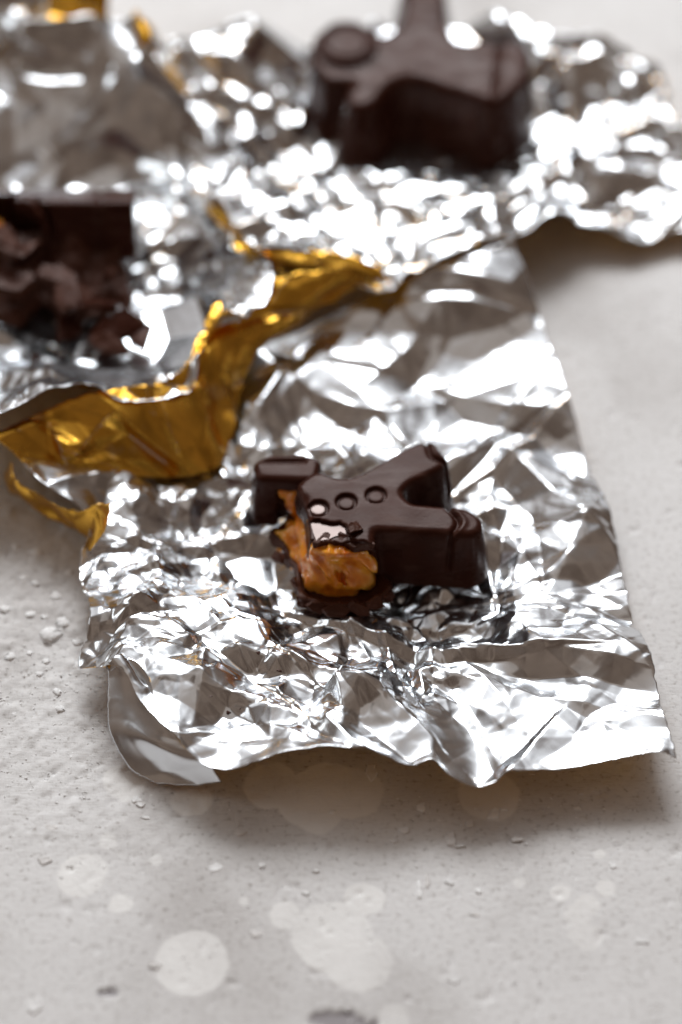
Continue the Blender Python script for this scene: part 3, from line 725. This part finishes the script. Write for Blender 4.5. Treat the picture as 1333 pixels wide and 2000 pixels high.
def broken_half():
    zb = 9.6
    b0 = at(150, 640, zb)
    t = thing('broken_chocolate_half', 'broken half of a dark chocolate, flat wall tilted up over jagged shell shards', 'chocolate', b0)
    c = at(140, 452, zb + 10.5)
    ca, sa = math.cos(math.radians(26)), math.sin(math.radians(26))
    X, Y, Z, org = grid3((-95, 40, zb - 0.5), (-38, 92, zb + 29), 0.42)
    yy = (Y - c[1]) * ca - (Z - c[2]) * sa; zz = (Y - c[1]) * sa + (Z - c[2]) * ca; xx = X - c[0]
    n3 = fbm(X / 3, Y / 3, Z / 3, 301, 3)
    a = np.maximum(abs(xx + 9) - 23.2 + 0.02 * zz, abs(zz) - 6.9) + 1.2; bb = abs(yy - 5) - 5.4 + 1.2
    d = np.minimum(np.maximum(a, bb), 0) + np.sqrt(np.maximum(a, 0) ** 2 + np.maximum(bb, 0) ** 2) - 1.2
    d += 0.5 * np.exp(-((xx - 6) / 0.7) ** 2) * sstep(-5, -3, zz)
    # torn left front: a bowl bitten out of the wall, with curled layers
    q = np.sqrt((xx + 13.5) ** 2 + (zz + 1.5) ** 2 * 0.8 + (yy + 1.5) ** 2) - 10.0 + 0.8 * n3
    d = np.maximum(d, -q)
    d = np.maximum(d, zb - Z)
    V, F = surface_nets(d, org, 0.42); mesh_from('shell', V, F, CHOC, t)
    q2 = abs(np.sqrt((xx + 12.5) ** 2 + (zz + 1.5) ** 2 * 0.8) - 7.2 + 0.8 * n3) - 0.8
    d = np.maximum.reduce([q2, abs(yy - 1.2) - 3.0, -(xx + 12)])
    V, F = surface_nets(d, org, 0.42); mesh_from('curled_shell', V, F, CHOC, t)
    d = np.sqrt((xx + 19) ** 2 + (zz + 3.5) ** 2 + (yy - 4.5) ** 2) - 5.0 + 1.3 * n3
    V, F = surface_nets(d, org, 0.42); mesh_from('caramel_filling', V, F, CARAMEL, t)
    pts = [tuple(at(*p, zb + 1.5)[:2]) for p in ((-60, 500), (40, 498), (140, 500), (235, 505), (262, 600), (308, 650), (282, 680), (205, 694), (160, 655), (90, 650), (30, 640), (-60, 600))]
    db = poly_sdf(X[:, :, 0], Y[:, :, 0], pts)[:, :, None]
    d = np.maximum.reduce([db + 0.8 * n3, zb - Z, Z - (zb + 5.2 + 2.6 * vnoise(X / 6, Y / 6, None, 317) + 0.42 * (Y - 58) + 0.9 * n3)])
    V, F = surface_nets(d, org, 0.42); mesh_from('shard', V, F, CHOCB, t)
    rg = random.Random(5)
    for px, py, z, r in ((20, 470, 22, 8), (62, 505, 21, 8.5), (30, 545, 18, 8), (105, 555, 17, 8), (150, 590, 16, 8), (195, 600, 16, 7.5), (235, 640, 14.5, 7.5), (278, 655, 13.5, 6.5), (220, 672, 13, 6), (130, 640, 13, 5), (215, 545, 16, 5)):
        v, f = lump_mesh(rg, r * rg.uniform(.7, 1.1), r * rg.uniform(.45, .8), 1.5, 8)
        R = Euler((rg.uniform(-.9, .5), rg.uniform(-.6, .6), rg.uniform(0, 6.28))).to_matrix()
        mesh_from('shard', v @ np.array(R).T + at(px, py, z), f, CHOCB if rg.random() < .6 else CHOC, t, smooth=False)

def whole_figure():
    zb, zt = 5.0, 23.5
    t = thing('chocolate_figure', 'whole dark chocolate figure with stubby limbs standing on the foil behind', 'chocolate', at(830, 250, zb))
    pts = [tuple(at(*p, zt)[:2]) for p in ((786, -45), (868, -45), (872, 40), (890, 80), (1025, 78), (1036, 108), (1030, 150), (1005, 178), (968, 200), (905, 180), (840, 158), (798, 148), (760, 160), (728, 206), (690, 208),
                                           (674, 186), (700, 158), (640, 158), (608, 120), (612, 70), (650, 38), (700, 36), (742, 68), (775, 55), (795, 10))]
    a = np.array(pts)
    X, Y, Z, org = grid3((a[:, 0].min() - 5, a[:, 1].min() - 5, zb - 0.6), (a[:, 0].max() + 5, a[:, 1].max() + 5, zt + 1.5), 0.45)
    d2 = blur2(poly_sdf(X[:, :, 0], Y[:, :, 0], pts), 2)
    d = round_extrude(d2, Z, zb, zt, 1.6, 0.15)
    for q in ((985, 90, 1.0), (985, 160, 1.0)):
        c = at(q[0], q[1], zt)
    d += 0.7 * np.exp(-((X - at(975, 120, zt)[0] - 0.1 * (Y - at(975, 120, zt)[1])) / 0.7) ** 2) * sstep(zt - 9, zt - 7, Z)
    n3 = fbm(X / 4, Y / 4, Z / 4, 401, 2)
    d += 0.12 * n3
    V, F = surface_nets(d, org, 0.45); mesh_from('body', V, F, CHOC, t)
    # the domed knob on the short limb
    c = at(678, 92, zt)
    X, Y, Z, org = grid3(c - np.array([11, 11, 4]), c + np.array([11, 11, 4]), 0.45)
    r = np.sqrt((X - c[0]) ** 2 + (Y - c[1]) ** 2)
    aa = r - 7.6 + 1.2; bb = abs(Z - c[2]) - 1.6 + 1.2
    d = np.minimum(np.maximum(aa, bb), 0) + np.sqrt(np.maximum(aa, 0) ** 2 + np.maximum(bb, 0) ** 2) - 1.2
    d += 0.7 * np.exp(-((r - 5.6) / 0.6) ** 2)
    V, F = surface_nets(d, org, 0.45); mesh_from('knob', V, F, CHOC, t)
whole_figure()

broken_half()

# ------------------------------------------------------------------ small things: flakes, crumbs, grit
def on(P, px, py):
    z = 8.0
    for _ in range(6):
        w_ = at(px, py, z); k_ = np.argmin((P[..., 0] - w_[0]) ** 2 + (P[..., 1] - w_[1]) ** 2); z = P.reshape(-1, 3)[k_, 2]
    return at(px, py, z)
rng = random.Random(8)
FL = [(88, 1681, 1.3, .8), (420, 1695, 1.4, .9), (67, 1965, 1.3, 1.7), (882, 1640, .9, 1.5), (823, 1575, .8, 1.0), (789, 1622, 1.0, .6), (918, 1610, .7, 1.0), (962, 1590, 1.3, 1.3), (985, 1578, 1.0, .5), (1010, 1640, 1.0, .7), (268, 1562, 1.1, .8), (275, 1572, .8, .6), (100, 1616, 1.2, .7), (650, 1583, .6, .7),
      (598, 1745, .7, .6), (500, 1825, 1.2, .6), (770, 1643, 1.1, .4), (820, 1740, .5, 2.0), (835, 1722, .5, 1.3), (510, 1691, .8, .5), (618, 1702, .6, .3), (302, 1886, 1.0, .8), (875, 1725, .8, .6), (935, 1740, .6, .6), (930, 1787, .8, .5), (1197, 1690, .7, .8), (887, 1916, 1.1, .5), (470, 1628, 1.1, .6), (900, 1655, 1.0, .4), (285, 1597, .8, .4), (1040, 1510, .6, .6), (1128, 1580, .6, .4), (1255, 1840, 1.0, .6), (1135, 1548, .5, .5), (725, 1508, 1.0, 1.9)]
for k, (px, py, a, b) in enumerate(FL):
    v, f = lump_mesh(rng, a * 1.35, b * 1.35, rng.uniform(.18, .36))
    p = at(px, py)
    thin = max(a, b) > 1.9 * min(a, b)
    o = mesh_from('plaster_splinter' if thin else 'plaster_flake', v + p + np.array([0, 0, 0.02]), f, FLAKE if k % 3 else GRAIN, None, loc=p, smooth=False)
    size = 'larger' if a * b > 1.5 else 'tiny'; hue = 'white' if k % 3 else 'grey'
    tag(o, f'thin {hue} plaster splinter lying on the bare grey tabletop' if thin else f'{size} {hue} plaster flake lying on the bare grey tabletop', 'splinter' if thin else 'flake', 'loose plaster chips on the tabletop')
# rounded pale grains beside the left edge of the front wrapper
GR = [(70, 1080, 2.6), (110, 1165, 2.2), (125, 1215, 2.6), (100, 1240, 3.6), (60, 1200, 1.8), (150, 1255, 2.0), (20, 1282, 1.8), (90, 1292, 1.4), (78, 1316, 1.3), (112, 1352, 1.7), (58, 1275, 1.2), (10, 1190, 1.8), (45, 1130, 1.6), (28, 1070, 2.0), (135, 1120, 1.8), (150, 1300, 1.6), (30, 1395, 1.2), (120, 1385, 2.0), (70, 1140, 1.5), (88, 1205, 1.5)]
for px, py, r in GR:
    r *= 0.7; v, f = lump_mesh(rng, r, r * rng.uniform(.7, 1), r * 0.3, 12)
    p = at(px, py)
    o = mesh_from('plaster_grain', v + p - np.array([0, 0, 0.05]), f, FLAKE, None, loc=p, smooth=True)
    tag(o, 'rounded white plaster grain on the rough tabletop beside the gold rim', 'grain', 'white grains beside the front wrapper')
# grit too fine to count
vv, ff = [], []; n0 = 0
for _ in range(1500):
    if rng.random() < 0.55: px, py = rng.uniform(-40, 210), rng.uniform(1040, 1560)
    else: px, py = rng.uniform(-20, 1350), rng.uniform(1540, 2010)
    r = rng.uniform(.10, .40) * (1.3 if rng.random() < .1 else 1); v, f = lump_mesh(rng, r, r * rng.uniform(.4, 1), r * 0.3, 5)
    vv.append(v + at(px, py)); ff.append(f + n0); n0 += len(v)
o = mesh_from('plaster_grit', np.concatenate(vv), np.concatenate(ff), FLAKE, None, smooth=False); o['kind'] = 'stuff'
o['label'] = 'fine pale plaster grit scattered over the grey tabletop'; o['category'] = 'grit'
# chocolate crumbs on the left wrapper
CR = [(70, 700, 1.3), (95, 712, 1.0), (60, 718, .8), (118, 695, .9), (45, 690, .7), (140, 705, .6), (80, 725, .6), (175, 690, .8)]
for px, py, r in CR:
    v, f = lump_mesh(rng, r, r * rng.uniform(.6, 1), r, 8); p = on(LEFT, px, py)
    tag(mesh_from('chocolate_crumb', v + p, f, CHOCB, None, loc=p, smooth=False), 'small brown chocolate crumb on the cupped foil below the broken half', 'crumb', 'chocolate crumbs on foil')
# a few specks of chocolate on the front wrapper
for px, py, r in ((447, 1392, .55), (545, 1312, .6), (412, 1362, .45), (470, 1385, .4), (505, 1275, .5), (800, 1215, .6), (840, 1235, .45), (560, 1225, .7), (930, 1195, .5), (520, 1110, .6)):
    v, f = lump_mesh(rng, r, r * rng.uniform(.5, 1), r * .7, 7); p = on(FRONT, px, py)
    tag(mesh_from('chocolate_crumb', v + p, f, CHOCB, None, loc=p, smooth=False), 'tiny dark chocolate crumb on the crumpled foil around the bitten figure', 'crumb', 'chocolate crumbs around the bitten figure')
